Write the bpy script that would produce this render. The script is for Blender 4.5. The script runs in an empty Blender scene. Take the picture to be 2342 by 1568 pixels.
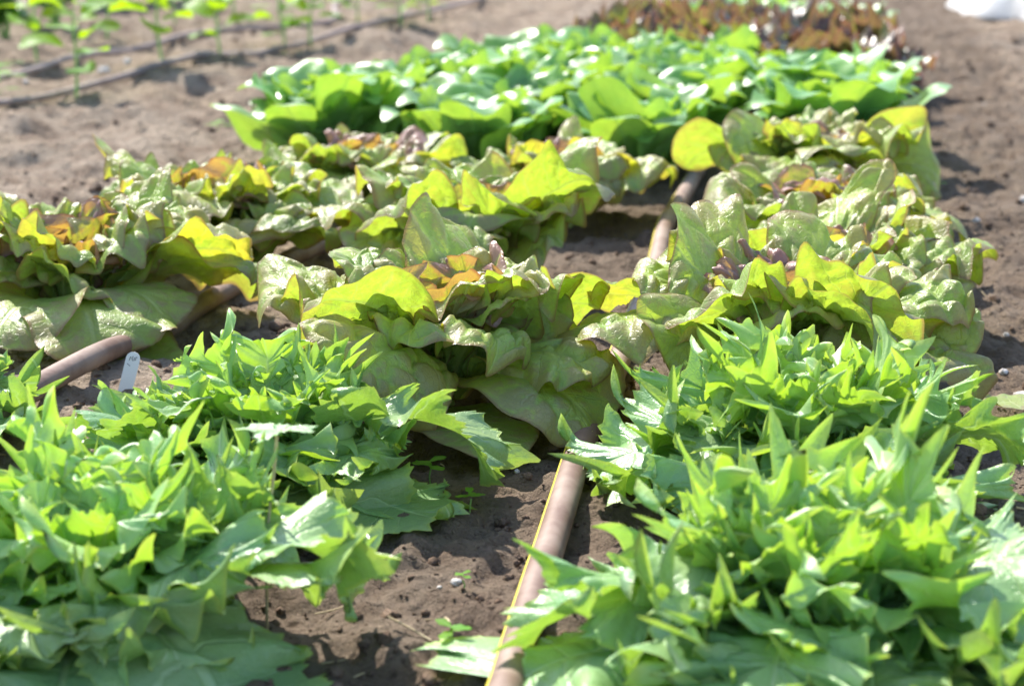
import bpy, math, random
import numpy as np
from mathutils import Vector
R = math.radians
scene = bpy.context.scene
COL = scene.collection

# ------------------------------------------------------------------ camera
PW, PH, FPX = 2342.0, 1568.0, 4554.0         # photo frame used for surveying the bed
CAMH = 0.48
PITCH = math.atan(1126.0 / FPX)
YAW = math.atan(779.0 * math.cos(PITCH) / FPX)
camd = bpy.data.cameras.new('camera')
cam = bpy.data.objects.new('camera', camd); COL.objects.link(cam)
cam.location = (0, 0, CAMH)
cam.rotation_euler = (math.pi / 2 - PITCH, 0, YAW)
camd.sensor_width = 36.0; camd.lens = 36.0 * FPX / PW
camd.clip_start = 0.05; camd.clip_end = 400
camd.dof.use_dof = True; camd.dof.focus_distance = 1.60; camd.dof.aperture_fstop = 8.0
scene.camera = cam

# ------------------------------------------------------------------ light
SUN_EL, SUN_AZ = 47.0, 128.0                 # azimuth counted anticlockwise from +X: ahead and to the left
w = bpy.data.worlds.new('World'); scene.world = w; w.use_nodes = True
nt = w.node_tree; bg = nt.nodes['Background']
sky = nt.nodes.new('ShaderNodeTexSky'); sky.sky_type = 'NISHITA'; sky.sun_disc = False
sky.sun_elevation = R(SUN_EL); sky.sun_rotation = R(90 - SUN_AZ)
nt.links.new(sky.outputs[0], bg.inputs[0]); bg.inputs[1].default_value = 0.15
sd = bpy.data.lights.new('sun', 'SUN'); sun = bpy.data.objects.new('sun', sd); COL.objects.link(sun)
sd.energy = 4.3; sd.angle = R(0.53); sd.color = (1.0, 0.955, 0.88)
sv = Vector((math.cos(R(SUN_EL)) * math.cos(R(SUN_AZ)), math.cos(R(SUN_EL)) * math.sin(R(SUN_AZ)), math.sin(R(SUN_EL))))
sun.rotation_euler = sv.to_track_quat('Z', 'Y').to_euler(); sun.location = sv * 20
scene.view_settings.view_transform = 'Standard'; scene.view_settings.look = 'None'
scene.view_settings.exposure = 1.14; scene.view_settings.gamma = 1.0
try:
    scene.cycles.transmission_bounces = 6; scene.cycles.diffuse_bounces = 5; scene.cycles.max_bounces = 8
    scene.cycles.sample_clamp_indirect = 6
except Exception: pass

def at(px, py, z=0.0):
    """world point on the horizontal plane z that stands at survey mark (px, py)"""
    dx = (px - PW / 2) / FPX; dy = -(py - PH / 2) / FPX
    cp, sp = math.cos(PITCH), math.sin(PITCH); cy, sy = math.cos(YAW), math.sin(YAW)
    F = Vector((-sy * cp, cy * cp, -sp)); Rr = Vector((cy, sy, 0)); U = Rr.cross(F)
    d = F + Rr * dx + U * dy
    t = (z - CAMH) / d.z
    return Vector((d.x * t, d.y * t, z))

# ------------------------------------------------------------------ noise
rs = np.random.RandomState(11)
PERM = rs.permutation(512); GR = rs.rand(512) * 2 - 1
def vnoise(x, y):
    xi = np.floor(x).astype(int); yi = np.floor(y).astype(int); fx = x - xi; fy = y - yi
    fx = fx * fx * fx * (fx * (fx * 6 - 15) + 10); fy = fy * fy * fy * (fy * (fy * 6 - 15) + 10)
    def g(i, j): return GR[PERM[(PERM[i & 511] + j) & 511]]
    a = g(xi, yi); b = g(xi + 1, yi); c = g(xi, yi + 1); d = g(xi + 1, yi + 1)
    return (a + (b - a) * fx) * (1 - fy) + (c + (d - c) * fx) * fy
def fbm(x, y, o=4, g=0.5):
    s = 0; a = 1.0
    for k in range(o):
        s = s + a * vnoise(x * 2 ** k + 17.3 * k, y * 2 ** k - 9.1 * k); a *= g
    return s
def ground_low(x, y):
    x = np.asarray(x, float); y = np.asarray(y, float)
    h = 0.010 * fbm(x * 2.2 + 5, y * 2.2, 2)
    # trodden furrow between the seedling row and the lettuce bed
    return h
def ground_h(x, y):
    h = ground_low(x, y)
    path = 1 / (1 + np.exp((x + 0.62 + 0.10 * (y - 2)) * 14)) + 1 / (1 + np.exp(-(x - 0.44) * 18))
    h = h + (0.35 + 0.65 * np.clip(path, 0, 1)) * 0.024 * fbm(x * 6, y * 6, 3)
    h = h + 0.0060 * fbm(x * 30, y * 30, 3, 0.65)
    r = 1 - np.abs(fbm(x * 45 + 3, y * 38, 2))
    h = h + 0.0035 * np.clip(r, 0, 1) ** 2
    return h
def gh(x, y, r=0.0):
    d = np.array([0, 1, -1, 0, 0]) * r; e = np.array([0, 0, 0, 1, -1]) * r
    return float(ground_h(x + d, y + e).max())
def gz(x, y): return float(ground_low(np.array([x]), np.array([y]))[0])

# ------------------------------------------------------------------ helpers
def mesh_from(name, V, F, mat=None, smooth=True, attrs=None, uv=None):
    V = np.asarray(V, np.float32); F = np.asarray(F, np.int32)
    me = bpy.data.meshes.new(name); k = F.shape[1]
    me.vertices.add(len(V)); me.vertices.foreach_set('co', V.ravel())
    me.loops.add(F.size); me.loops.foreach_set('vertex_index', F.ravel())
    me.polygons.add(len(F)); me.polygons.foreach_set('loop_start', np.arange(len(F), dtype=np.int32) * k)
    me.polygons.foreach_set('loop_total', np.full(len(F), k, np.int32))
    if smooth: me.polygons.foreach_set('use_smooth', np.ones(len(F), bool))
    me.update(); 
    if attrs:
        for n, a in attrs.items():
            at_ = me.attributes.new(n, 'FLOAT', 'POINT'); at_.data.foreach_set('value', np.asarray(a, np.float32))
    if uv:
        for n, a in uv.items():
            ul = me.uv_layers.new(name=n); ul.data.foreach_set('uv', np.asarray(a, np.float32)[F.ravel()].ravel())
    if mat: me.materials.append(mat)
    return me
def link(name, me, parent=None, loc=(0, 0, 0), rz=0.0, sc=1.0):
    o = bpy.data.objects.new(name, me); COL.objects.link(o)
    o.location = loc; o.rotation_euler = (0, 0, rz)
    if sc != 1.0: o.scale = (sc, sc, sc)
    if parent: o.parent = parent
    return o
def tag(o, label, cat, group=None, kind=None):
    if label: o['label'] = label
    if cat: o['category'] = cat
    if group: o['group'] = group
    if kind: o['kind'] = kind
    return o
def thing(name, label, cat, loc, rz=0.0, group=None):
    o = bpy.data.objects.new(name, None); COL.objects.link(o); o.location = loc; o.rotation_euler = (0, 0, rz)
    o.empty_display_size = 0.03
    return tag(o, label, cat, group)
def spline(P, n):
    P = [Vector(p) for p in P]; P = [P[0] * 2 - P[1]] + P + [P[-1] * 2 - P[-2]]; out = []
    for i in range(1, len(P) - 2):
        for k in range(n):
            t = k / n; a, b, c, d = P[i - 1], P[i], P[i + 1], P[i + 2]
            out.append(0.5 * ((2 * b) + (c - a) * t + (2 * a - 5 * b + 4 * c - d) * t * t + (3 * b - a - 3 * c + d) * t ** 3))
    out.append(P[-2]); return out
def tube(P, rad, seg=16, flat=1.0):
    """tube along points P; rad a number or list"""
    n = len(P); V = []; up = Vector((0, 0, 1))
    for i, p in enumerate(P):
        d = (P[min(i + 1, n - 1)] - P[max(i - 1, 0)]).normalized()
        s = d.cross(up)
        if s.length < 1e-3: s = Vector((1, 0, 0))
        s.normalize(); u = s.cross(d).normalized(); r = rad[i] if hasattr(rad, '__len__') else rad
        for k in range(seg):
            a = 2 * math.pi * k / seg
            q = p + s * (math.cos(a) * r) + u * (math.sin(a) * r * flat); V.append((q.x, q.y, q.z))
    F = [(i * seg + k, i * seg + (k + 1) % seg, (i + 1) * seg + (k + 1) % seg, (i + 1) * seg + k) for i in range(n - 1) for k in range(seg)]
    return V, F

# ------------------------------------------------------------------ materials
class NT:
    def __init__(s, name):
        s.m = bpy.data.materials.new(name); s.m.use_nodes = True; s.t = s.m.node_tree; s.t.nodes.clear()
    def n(s, typ, **kw):
        nd = s.t.nodes.new(typ)
        for k, v in kw.items():
            if k.startswith('i_'):
                key = k[2:]; key = int(key) if key.isdigit() else key.replace('_', ' ')
                s.put(nd.inputs[key], v)
            else: setattr(nd, k, v)
        return nd
    def put(s, sock, v):
        if isinstance(v, bpy.types.NodeSocket): s.t.links.new(v, sock)
        elif isinstance(v, (tuple, list)) and len(v) == 3 and sock.type == 'RGBA': sock.default_value = (*v, 1)
        else: sock.default_value = v
    def math(s, op, a, b=0.0, c=0.0, clamp=False):
        nd = s.n('ShaderNodeMath', operation=op, use_clamp=clamp); s.put(nd.inputs[0], a); s.put(nd.inputs[1], b)
        if op in ('MULTIPLY_ADD', 'COMPARE', 'SMOOTH_MIN'): s.put(nd.inputs[2], c)
        return nd.outputs[0]
    def mix(s, f, a, b, mode='MIX'):
        nd = s.n('ShaderNodeMix', data_type='RGBA', blend_type=mode, clamp_factor=True)
        s.put(nd.inputs[0], f); s.put(nd.inputs[6], a); s.put(nd.inputs[7], b); return nd.outputs[2]
    def ramp(s, v, lo, hi, a=0.0, b=1.0):
        nd = s.n('ShaderNodeMapRange', interpolation_type='SMOOTHSTEP'); s.put(nd.inputs[0], v)
        nd.inputs[1].default_value = lo; nd.inputs[2].default_value = hi; nd.inputs[3].default_value = a; nd.inputs[4].default_value = b
        return nd.outputs[0]
    def noise(s, vec, scale, det=3.0, rough=0.55, dist=0.0):
        nd = s.n('ShaderNodeTexNoise'); nd.inputs['Scale'].default_value = scale; nd.inputs['Detail'].default_value = det
        nd.inputs['Roughness'].default_value = rough; nd.inputs['Distortion'].default_value = dist
        if vec is not None: s.put(nd.inputs['Vector'], vec)
        return nd.outputs[0]

def leaf_material(name, top, under, trans, transfac, rough, vein, vein_amt, anth=None, anth_amt=0.0, anth_t=None,
                  rimcol=None, rim_amt=0.0, coat=0.2, bump=0.25, yellow=None, finebump=260.0, net_amt=0.22, mottle=0.25, spec=None):
    N = NT(name)
    oi = N.n('ShaderNodeObjectInfo'); rnd = oi.outputs['Random']
    tc = N.n('ShaderNodeTexCoord')
    uvp = N.n('ShaderNodeUVMap', uv_map='ray'); sep = N.n('ShaderNodeSeparateXYZ'); N.put(sep.inputs[0], uvp.outputs[0])
    uvl = N.n('ShaderNodeUVMap', uv_map='flat'); sl = N.n('ShaderNodeSeparateXYZ'); N.put(sl.inputs[0], uvl.outputs[0])
    shift = N.n('ShaderNodeVectorMath', operation='ADD'); N.put(shift.inputs[0], tc.outputs['Object'])
    cmb = N.n('ShaderNodeCombineXYZ'); N.put(cmb.inputs[0], N.math('MULTIPLY', rnd, 7.0)); N.put(shift.inputs[1], cmb.outputs[0])
    P = shift.outputs[0]
    rim = N.n('ShaderNodeAttribute', attribute_name='rim').outputs['Fac']
    bl = N.n('ShaderNodeAttribute', attribute_name='blis').outputs['Fac']
    # veins: rays from the midrib, wobbling a little, and the midrib itself
    wob = N.noise(P, 60, 2)
    ph = N.math('FRACT', N.math('ADD', sep.outputs[0], N.math('MULTIPLY', N.math('SUBTRACT', wob, 0.5), 0.5)))
    d = N.math('ABSOLUTE', N.math('SUBTRACT', ph, 0.5))
    vw = N.ramp(d, 0.0, 0.075, 1.0, 0.0)
    vw = N.math('MULTIPLY', vw, N.ramp(sep.outputs[1], 0.55, 1.0, 1.0, 0.12))
    midw = N.math('MULTIPLY_ADD', sl.outputs[1], -0.030, 0.040)
    mid = N.ramp(N.math('DIVIDE', N.math('ABSOLUTE', sl.outputs[0]), midw), 0.35, 1.15, 1.0, 0.0)
    # net of small veins
    vor = N.n('ShaderNodeTexVoronoi', feature='DISTANCE_TO_EDGE'); vor.inputs['Scale'].default_value = 170; N.put(vor.inputs['Vector'], P)
    net = N.ramp(vor.outputs['Distance'], 0.0, 0.09, 1.0, 0.0)
    veins = N.math('MAXIMUM', N.math('MAXIMUM', vw, N.math('MULTIPLY', net, net_amt)), mid)
    big = N.noise(P, 14, 3); med = N.noise(P, 55, 4, 0.6)
    geo = N.n('ShaderNodeNewGeometry')
    # colour of the two faces
    topc = N.mix(N.ramp(big, 0.32, 0.68), top, tuple(c * f for c, f in zip(top, (1.35, 1.14, 1.05))))
    col = N.mix(geo.outputs['Backfacing'], topc, under)
    hs = N.n('ShaderNodeHueSaturation'); N.put(hs.inputs['Color'], col)
    N.put(hs.inputs['Hue'], N.math('MULTIPLY_ADD', rnd, 0.022, 0.489)); N.put(hs.inputs['Value'], N.math('MULTIPLY_ADD', rnd, 0.32, 0.84))
    col = hs.outputs[0]
    tr = N.mix(N.ramp(med, 0.3, 0.7), trans, tuple(c * f for c, f in zip(trans, (0.74, 0.86, 0.8))))
    tr = N.mix(N.math('MULTIPLY', N.ramp(N.noise(P, 120, 4, 0.7), 0.40, 0.62), mottle), tr, tuple(c * f for c, f in zip(trans, (0.62, 0.55, 0.6))))
    if yellow is not None:
        ya = N.math('MULTIPLY', N.ramp(rnd, 0.45, 0.95), N.ramp(N.noise(P, 30, 4, 0.65), 0.66, 0.36)); tr = N.mix(ya, tr, yellow[0]); col = N.mix(N.math('MULTIPLY', ya, yellow[1]), col, yellow[0])
    col = N.mix(N.math('MULTIPLY', veins, vein_amt), col, vein)
    tr = N.mix(N.math('MULTIPLY', veins, vein_amt * 0.55), tr, vein)
    if anth is not None:
        m = N.math('MULTIPLY_ADD', N.math('SUBTRACT', med, 0.5), 1.6, N.math('MULTIPLY', N.math('SUBTRACT', big, 0.5), 1.6))
        m = N.math('ADD', m, N.math('MULTIPLY', N.math('SUBTRACT', bl, 0.30), 0.9))
        m = N.math('ADD', m, N.math('MULTIPLY', N.math('SUBTRACT', N.noise(P, 150, 3, 0.65), 0.5), 1.5))
        m = N.math('SUBTRACT', m, N.math('MULTIPLY', veins, 0.35))
        m = N.math('ADD', m, N.math('MULTIPLY', N.math('SUBTRACT', rim, 0.55), 0.9))
        m = N.math('ADD', m, N.math('MULTIPLY', N.math('SUBTRACT', rnd, 0.5), 0.5))
        m = N.math('MULTIPLY', N.ramp(m, 0.0 - anth_amt * 0.4, 0.75 - anth_amt * 0.4), min(1.0, 0.5 + anth_amt * 0.5))
        mt = N.math('MULTIPLY', m, N.math('MULTIPLY_ADD', geo.outputs['Backfacing'], -0.65, 1.0))
        col = N.mix(mt, col, anth); tr = N.mix(N.math('MULTIPLY', m, 0.85), tr, anth_t)
    if rimcol is not None:
        rm = N.math('MULTIPLY', N.ramp(N.math('ADD', rim, N.math('MULTIPLY', N.math('SUBTRACT', big, 0.5), 0.14)), 0.93, 1.0), rim_amt)
        col = N.mix(rm, col, rimcol); tr = N.mix(rm, tr, rimcol)
    # small brown specks of wear
    sp = N.ramp(N.noise(P, 210, 2), 0.735, 0.775)
    col = N.mix(N.math('MULTIPLY', sp, 0.55), col, (0.16, 0.10, 0.035))
    hgt = N.math('ADD', N.math('MULTIPLY', veins, -0.55), N.math('ADD', N.math('MULTIPLY', N.noise(P, finebump, 3, 0.6), 0.5), N.math('MULTIPLY', med, 1.6)))
    bp = N.n('ShaderNodeBump'); bp.inputs['Strength'].default_value = bump; bp.inputs['Distance'].default_value = 0.0022; N.put(bp.inputs['Height'], hgt)
    pr = N.n('ShaderNodeBsdfPrincipled'); N.put(pr.inputs['Base Color'], col)
    N.put(pr.inputs['Roughness'], N.math('MULTIPLY_ADD', N.noise(P, 40, 3), 0.24, rough - 0.12)); N.put(pr.inputs['Normal'], bp.outputs[0])
    pr.inputs['Specular IOR Level'].default_value = 0.55
    pr.inputs['Coat Weight'].default_value = coat; pr.inputs['Coat Roughness'].default_value = 0.32
    N.put(pr.inputs['Coat Normal'], bp.outputs[0])
    if spec is not None: pr.inputs['Specular IOR Level'].default_value = spec
    tl = N.n('ShaderNodeBsdfTranslucent'); N.put(tl.inputs['Color'], tr); N.put(tl.inputs['Normal'], bp.outputs[0])
    ms = N.n('ShaderNodeMixShader'); N.put(ms.inputs[0], N.math('MULTIPLY_ADD', mid, -0.25 * transfac, transfac)); N.put(ms.inputs[1], pr.outputs[0]); N.put(ms.inputs[2], tl.outputs[0])
    out = N.n('ShaderNodeOutputMaterial'); N.put(out.inputs[0], ms.outputs[0])
    return N.m

M = {}
M['frisee'] = leaf_material('frilly_green_leaf', (0.29, 0.50, 0.22), (0.24, 0.43, 0.15), (0.42, 0.62, 0.05), 0.34, 0.38,
                            (0.52, 0.68, 0.34), 0.75, rimcol=(0.50, 0.60, 0.10), rim_amt=0.55, coat=0.5, bump=0.6)
M['frisee_heart'] = leaf_material('frilly_heart_leaf', (0.34, 0.55, 0.24), (0.30, 0.52, 0.18), (0.50, 0.72, 0.03), 0.38, 0.42,
                            (0.55, 0.70, 0.25), 0.6, rimcol=(0.60, 0.66, 0.10), rim_amt=0.5, coat=0.30, bump=0.25)
M['red'] = leaf_material('blistered_red_tinged_leaf', (0.34, 0.50, 0.12), (0.33, 0.48, 0.12), (0.52, 0.68, 0.045), 0.46, 0.42,
                         (0.40, 0.46, 0.15), 0.50, anth=(0.40, 0.22, 0.20), anth_amt=0.02, anth_t=(0.54, 0.38, 0.06),
                         rimcol=(0.30, 0.16, 0.07), rim_amt=0.75, coat=0.28, bump=0.45, net_amt=0.5, mottle=0.6, yellow=((0.72, 0.66, 0.03), 0.18))
M['red_heart'] = leaf_material('bronze_heart_leaf', (0.32, 0.38, 0.13), (0.34, 0.34, 0.13), (0.62, 0.60, 0.04), 0.40, 0.36,
                         (0.42, 0.40, 0.14), 0.35, anth=(0.42, 0.22, 0.21), anth_amt=0.9, anth_t=(0.56, 0.29, 0.06),
                         rimcol=(0.30, 0.10, 0.05), rim_amt=0.8, coat=0.45, bump=0.45, net_amt=0.4, mottle=0.6)
M['green'] = leaf_material('smooth_green_leaf', (0.19, 0.40, 0.13), (0.19, 0.38, 0.12), (0.46, 0.66, 0.05), 0.38, 0.40,
                           (0.26, 0.52, 0.14), 0.35, coat=0.28, bump=0.16, finebump=120)
M['brown'] = leaf_material('dark_red_leaf', (0.15, 0.21, 0.07), (0.17, 0.17, 0.08), (0.34, 0.36, 0.04), 0.42, 0.36,
                           (0.30, 0.26, 0.10), 0.2, anth=(0.15, 0.075, 0.08), anth_amt=0.75, anth_t=(0.24, 0.09, 0.07),
                           rimcol=(0.25, 0.07, 0.06), rim_amt=0.7, coat=0.5, bump=0.4)
M['seedling'] = leaf_material('pepper_leaf', (0.11, 0.29, 0.03), (0.13, 0.30, 0.04), (0.46, 0.66, 0.006), 0.50, 0.50,
                              (0.3, 0.5, 0.12), 0.4, coat=0.0, bump=0.15, spec=0.25)
M['bush'] = leaf_material('dark_shrub_leaf', (0.05, 0.18, 0.03), (0.07, 0.2, 0.04), (0.22, 0.50, 0.01), 0.36, 0.4,
                          (0.2, 0.4, 0.1), 0.3, coat=0.2, bump=0.15)

def soil_material():
    N = NT('dry_sandy_soil'); geo = N.n('ShaderNodeNewGeometry'); P = geo.outputs['Position']
    big = N.noise(P, 2.2, 3); med = N.noise(P, 16, 4, 0.62); fine = N.noise(P, 110, 4, 0.7); grit = N.noise(P, 620, 3, 0.75)
    c = N.mix(N.ramp(big, 0.35, 0.65), (0.41, 0.312, 0.218), (0.44, 0.350, 0.265))
    c = N.mix(N.ramp(med, 0.38, 0.66), c, (0.27, 0.195, 0.138))
    c = N.mix(N.math('MULTIPLY', N.ramp(fine, 0.40, 0.30), 0.75), c, (0.085, 0.052, 0.036))
    c = N.mix(N.math('MULTIPLY', N.ramp(grit, 0.56, 0.70), 0.6), c, (0.48, 0.38, 0.30))
    c = N.mix(N.math('MULTIPLY', N.ramp(grit, 0.42, 0.32), 0.5), c, (0.075, 0.047, 0.033))
    # darker brown across the width of the planted bed, fading out at both sides
    sx = N.n('ShaderNodeSeparateXYZ'); N.put(sx.inputs[0], P)
    bed = N.math('MULTIPLY', N.ramp(sx.outputs[0], -0.62, -0.45), N.ramp(sx.outputs[0], 0.42, 0.30))
    c = N.mix(N.math('MULTIPLY', bed, 0.60), c, (0.125, 0.086, 0.058))
    h = N.math('ADD', N.math('MULTIPLY', fine, 1.0), N.math('MULTIPLY', grit, 0.45))
    b1 = N.n('ShaderNodeBump'); b1.inputs['Strength'].default_value = 1.0; b1.inputs['Distance'].default_value = 0.010; N.put(b1.inputs['Height'], h)
    v = N.n('ShaderNodeTexVoronoi'); v.inputs['Scale'].default_value = 95; N.put(v.inputs['Vector'], P)
    b2 = N.n('ShaderNodeBump'); b2.inputs['Strength'].default_value = 0.7; b2.inputs['Distance'].default_value = 0.006
    N.put(b2.inputs['Height'], N.ramp(v.outputs['Distance'], 0.0, 0.6, 1.0, 0.0)); N.put(b2.inputs['Normal'], b1.outputs[0])
    pr = N.n('ShaderNodeBsdfPrincipled'); N.put(pr.inputs['Base Color'], c); pr.inputs['Roughness'].default_value = 0.93
    pr.inputs['Specular IOR Level'].default_value = 0.2; N.put(pr.inputs['Normal'], b2.outputs[0])
    out = N.n('ShaderNodeOutputMaterial'); N.put(out.inputs[0], pr.outputs[0]); return N.m
M['soil'] = soil_material()
def simple(name, c1, c2, scale=30, rough=0.6, bump=0.3, dist=0.002, spec=0.4, det=4):
    N = NT(name); tc = N.n('ShaderNodeTexCoord'); P = tc.outputs['Object']; n = N.noise(P, scale, det, 0.65)
    c = N.mix(N.ramp(n, 0.35, 0.68), c1, c2)
    bp = N.n('ShaderNodeBump'); bp.inputs['Strength'].default_value = bump; bp.inputs['Distance'].default_value = dist; N.put(bp.inputs['Height'], N.noise(P, scale * 5, 3))
    pr = N.n('ShaderNodeBsdfPrincipled'); N.put(pr.inputs['Base Color'], c); N.put(pr.inputs['Roughness'], N.math('MULTIPLY_ADD', n, 0.2, rough - 0.1))
    pr.inputs['Specular IOR Level'].default_value = spec; N.put(pr.inputs['Normal'], bp.outputs[0])
    out = N.n('ShaderNodeOutputMaterial'); N.put(out.inputs[0], pr.outputs[0]); return N.m
M['hose'] = simple('dusty_brown_pipe', (0.185, 0.110, 0.082), (0.31, 0.225, 0.18), 16, 0.58, 0.5, 0.0012, 0.35)
M['hose2'] = simple('dusty_grey_brown_pipe', (0.24, 0.175, 0.155), (0.34, 0.265, 0.24), 22, 0.6, 0.3, 0.001, 0.3)
M['stripe'] = simple('yellow_pipe_stripe', (0.62, 0.52, 0.02), (0.70, 0.60, 0.05), 60, 0.45, 0.1, 0.0005)
M['stone'] = simple('pale_stone', (0.38, 0.34, 0.31), (0.62, 0.58, 0.54), 90, 0.75, 0.4)
M['clod'] = simple('soil_clod', (0.12, 0.078, 0.054), (0.235, 0.165, 0.12), 70, 0.95, 0.9, 0.004, 0.15)
M['straw'] = simple('dry_straw', (0.42, 0.31, 0.17), (0.60, 0.48, 0.30), 60, 0.7, 0.2)
M['stem'] = simple('pale_green_stem', (0.22, 0.42, 0.10), (0.32, 0.50, 0.16), 60, 0.45, 0.2, 0.0006)
M['stump'] = simple('lettuce_stalk', (0.34, 0.46, 0.16), (0.45, 0.55, 0.25), 60, 0.45, 0.2, 0.0006)
M['plastic'] = simple('white_plastic', (0.80, 0.80, 0.80), (0.86, 0.86, 0.85), 20, 0.35, 0.05, 0.0004)
M['sack'] = simple('white_woven_sack', (0.52, 0.49, 0.45), (0.66, 0.64, 0.61), 7, 0.6, 0.5, 0.003)
M['ink'] = simple('faded_black_ink', (0.05, 0.05, 0.07), (0.10, 0.10, 0.13), 80, 0.5, 0.1)

# ------------------------------------------------------------------ the ground: one sheet, finest close to the camera
def ground():
    ys = [0.25]
    while ys[-1] < 8.5: ys.append(ys[-1] + max(0.0034, 0.0030 * ys[-1]))
    while ys[-1] < 240: ys.append(ys[-1] * 1.06)
    ys = np.array([-8, -3, -1, -0.2, 0.1] + ys)
    xs = list(np.arange(-0.75, 0.75, 0.0048)); a = -0.75; L = []
    st = 0.0048
    while a > -200: 
        st = min(st * 1.012, 0.011) if a > -3.2 else st * 1.2
        a -= st; L.append(a)
    b = 0.75; Rr = []; st = 0.0048
    while b < 200:
        st = min(st * 1.02, 0.012) if b < 1.3 else st * 1.2
        b += st; Rr.append(b)
    xs = np.array(L[::-1] + xs + Rr)
    X, Y = np.meshgrid(xs, ys); Z = ground_h(X, Y)
    far = np.clip((np.abs(Y) - 9) / 10, 0, 1); Z = Z * (1 - far)
    nx, ny = len(xs), len(ys)
    I = np.arange(nx * ny).reshape(ny, nx)
    F = np.stack([I[:-1, :-1], I[:-1, 1:], I[1:, 1:], I[1:, :-1]], -1).reshape(-1, 4)
    me = mesh_from('ground', np.stack([X, Y, Z], -1).reshape(-1, 3), F, M['soil'])
    o = link('ground', me); tag(o, 'dry sandy brown soil of the vegetable garden', 'ground', kind='structure')
    print('ground', nx, ny)
ground()

def blob(rad, seed, sub=2, rough=0.35):
    """irregular stone / clod"""
    r_ = np.random.RandomState(seed)
    n = 5 + 3 * sub; V = []; F = []
    for i in range(n + 1):
        th = math.pi * i / n
        for k in range(2 * n):
            ph = 2 * math.pi * k / (2 * n); V.append((math.sin(th) * math.cos(ph), math.sin(th) * math.sin(ph), math.cos(th)))
    V = np.array(V); o = r_.rand(3) * 50
    d = 1 + rough * (vnoise(V[:, 0] * 1.7 + o[0] + V[:, 2] * 1.1, V[:, 1] * 1.7 + o[1] - V[:, 2] * 1.3)) + rough * 0.5 * vnoise(V[:, 0] * 4 + o[2] + V[:, 2] * 3, V[:, 1] * 4 - V[:, 2] * 3)
    V = V * d[:, None] * rad * np.array([1, 0.8 + 0.3 * r_.rand(), 0.6 + 0.25 * r_.rand()])
    m = 2 * n
    for i in range(n):
        for k in range(m): F.append((i * m + k, i * m + (k + 1) % m, (i + 1) * m + (k + 1) % m, (i + 1) * m + k))
    return V, np.array(F)

def crumbs():
    r_ = np.random.RandomState(5); base = [blob(1.0, s, 0, 0.5) for s in range(6)]; Vs = []; Fs = []; off = 0
    for i in range(9500):
        y = 1.0 + 4.5 * r_.rand() ** 1.7; t = r_.rand()
        x = (-0.17 * y + (t - 0.5) * (0.58 * y + 0.1))
        s = 0.0011 + 0.0046 * r_.rand() ** 5 * (1 + 0.15 * y)
        if r_.rand() < 0.35: x = 0.42 + r_.rand() * 0.55
        V, F = base[i % 6]; a = r_.rand() * 6.28; c, sn = math.cos(a), math.sin(a)
        W = V * s; W = np.stack([W[:, 0] * c - W[:, 1] * sn + x, W[:, 0] * sn + W[:, 1] * c + y, W[:, 2]], -1)
        W[:, 2] += float(ground_h(np.array([x]), np.array([y]))[0]) + s * 0.2
        Vs.append(W); Fs.append(F + off); off += len(V)
    me = mesh_from('soil_crumbs', np.concatenate(Vs), np.concatenate(Fs), M['clod'])
    tag(link('soil_crumbs', me), 'small crumbs and clods of soil strewn over the ground', 'soil crumbs', kind='stuff')
    # straw and root fragments
    Vs = []; Fs = []; off = 0
    for i in range(420):
        y = 1.1 + 3.2 * r_.rand() ** 1.5
        x = 0.42 + r_.rand() * 0.35 if r_.rand() < 0.5 else -0.17 * y + (r_.rand() - 0.5) * 0.6 * y
        L = 0.006 + 0.028 * r_.rand() ** 2; a = r_.rand() * 6.28
        z = float(ground_h(np.array([x]), np.array([y]))[0]) + 0.002
        p0 = Vector((x, y, z)); dr = Vector((math.cos(a), math.sin(a), (r_.rand() - 0.4) * 0.5)); side = Vector((-math.sin(a), math.cos(a), 0))
        V, F = tube([p0, p0 + dr * L * 0.5 + side * L * 0.14 * (r_.rand() - 0.5), p0 + dr * L], 0.0004 + 0.0005 * r_.rand(), 5)
        Vs.append(np.array(V)); Fs.append(np.array(F) + off); off += len(V)
    me = mesh_from('straw_litter', np.concatenate(Vs), np.concatenate(Fs), M['straw'])
    tag(link('straw_litter', me), 'scraps of dry straw and roots scattered on the soil', 'litter', kind='stuff')
crumbs()

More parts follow.
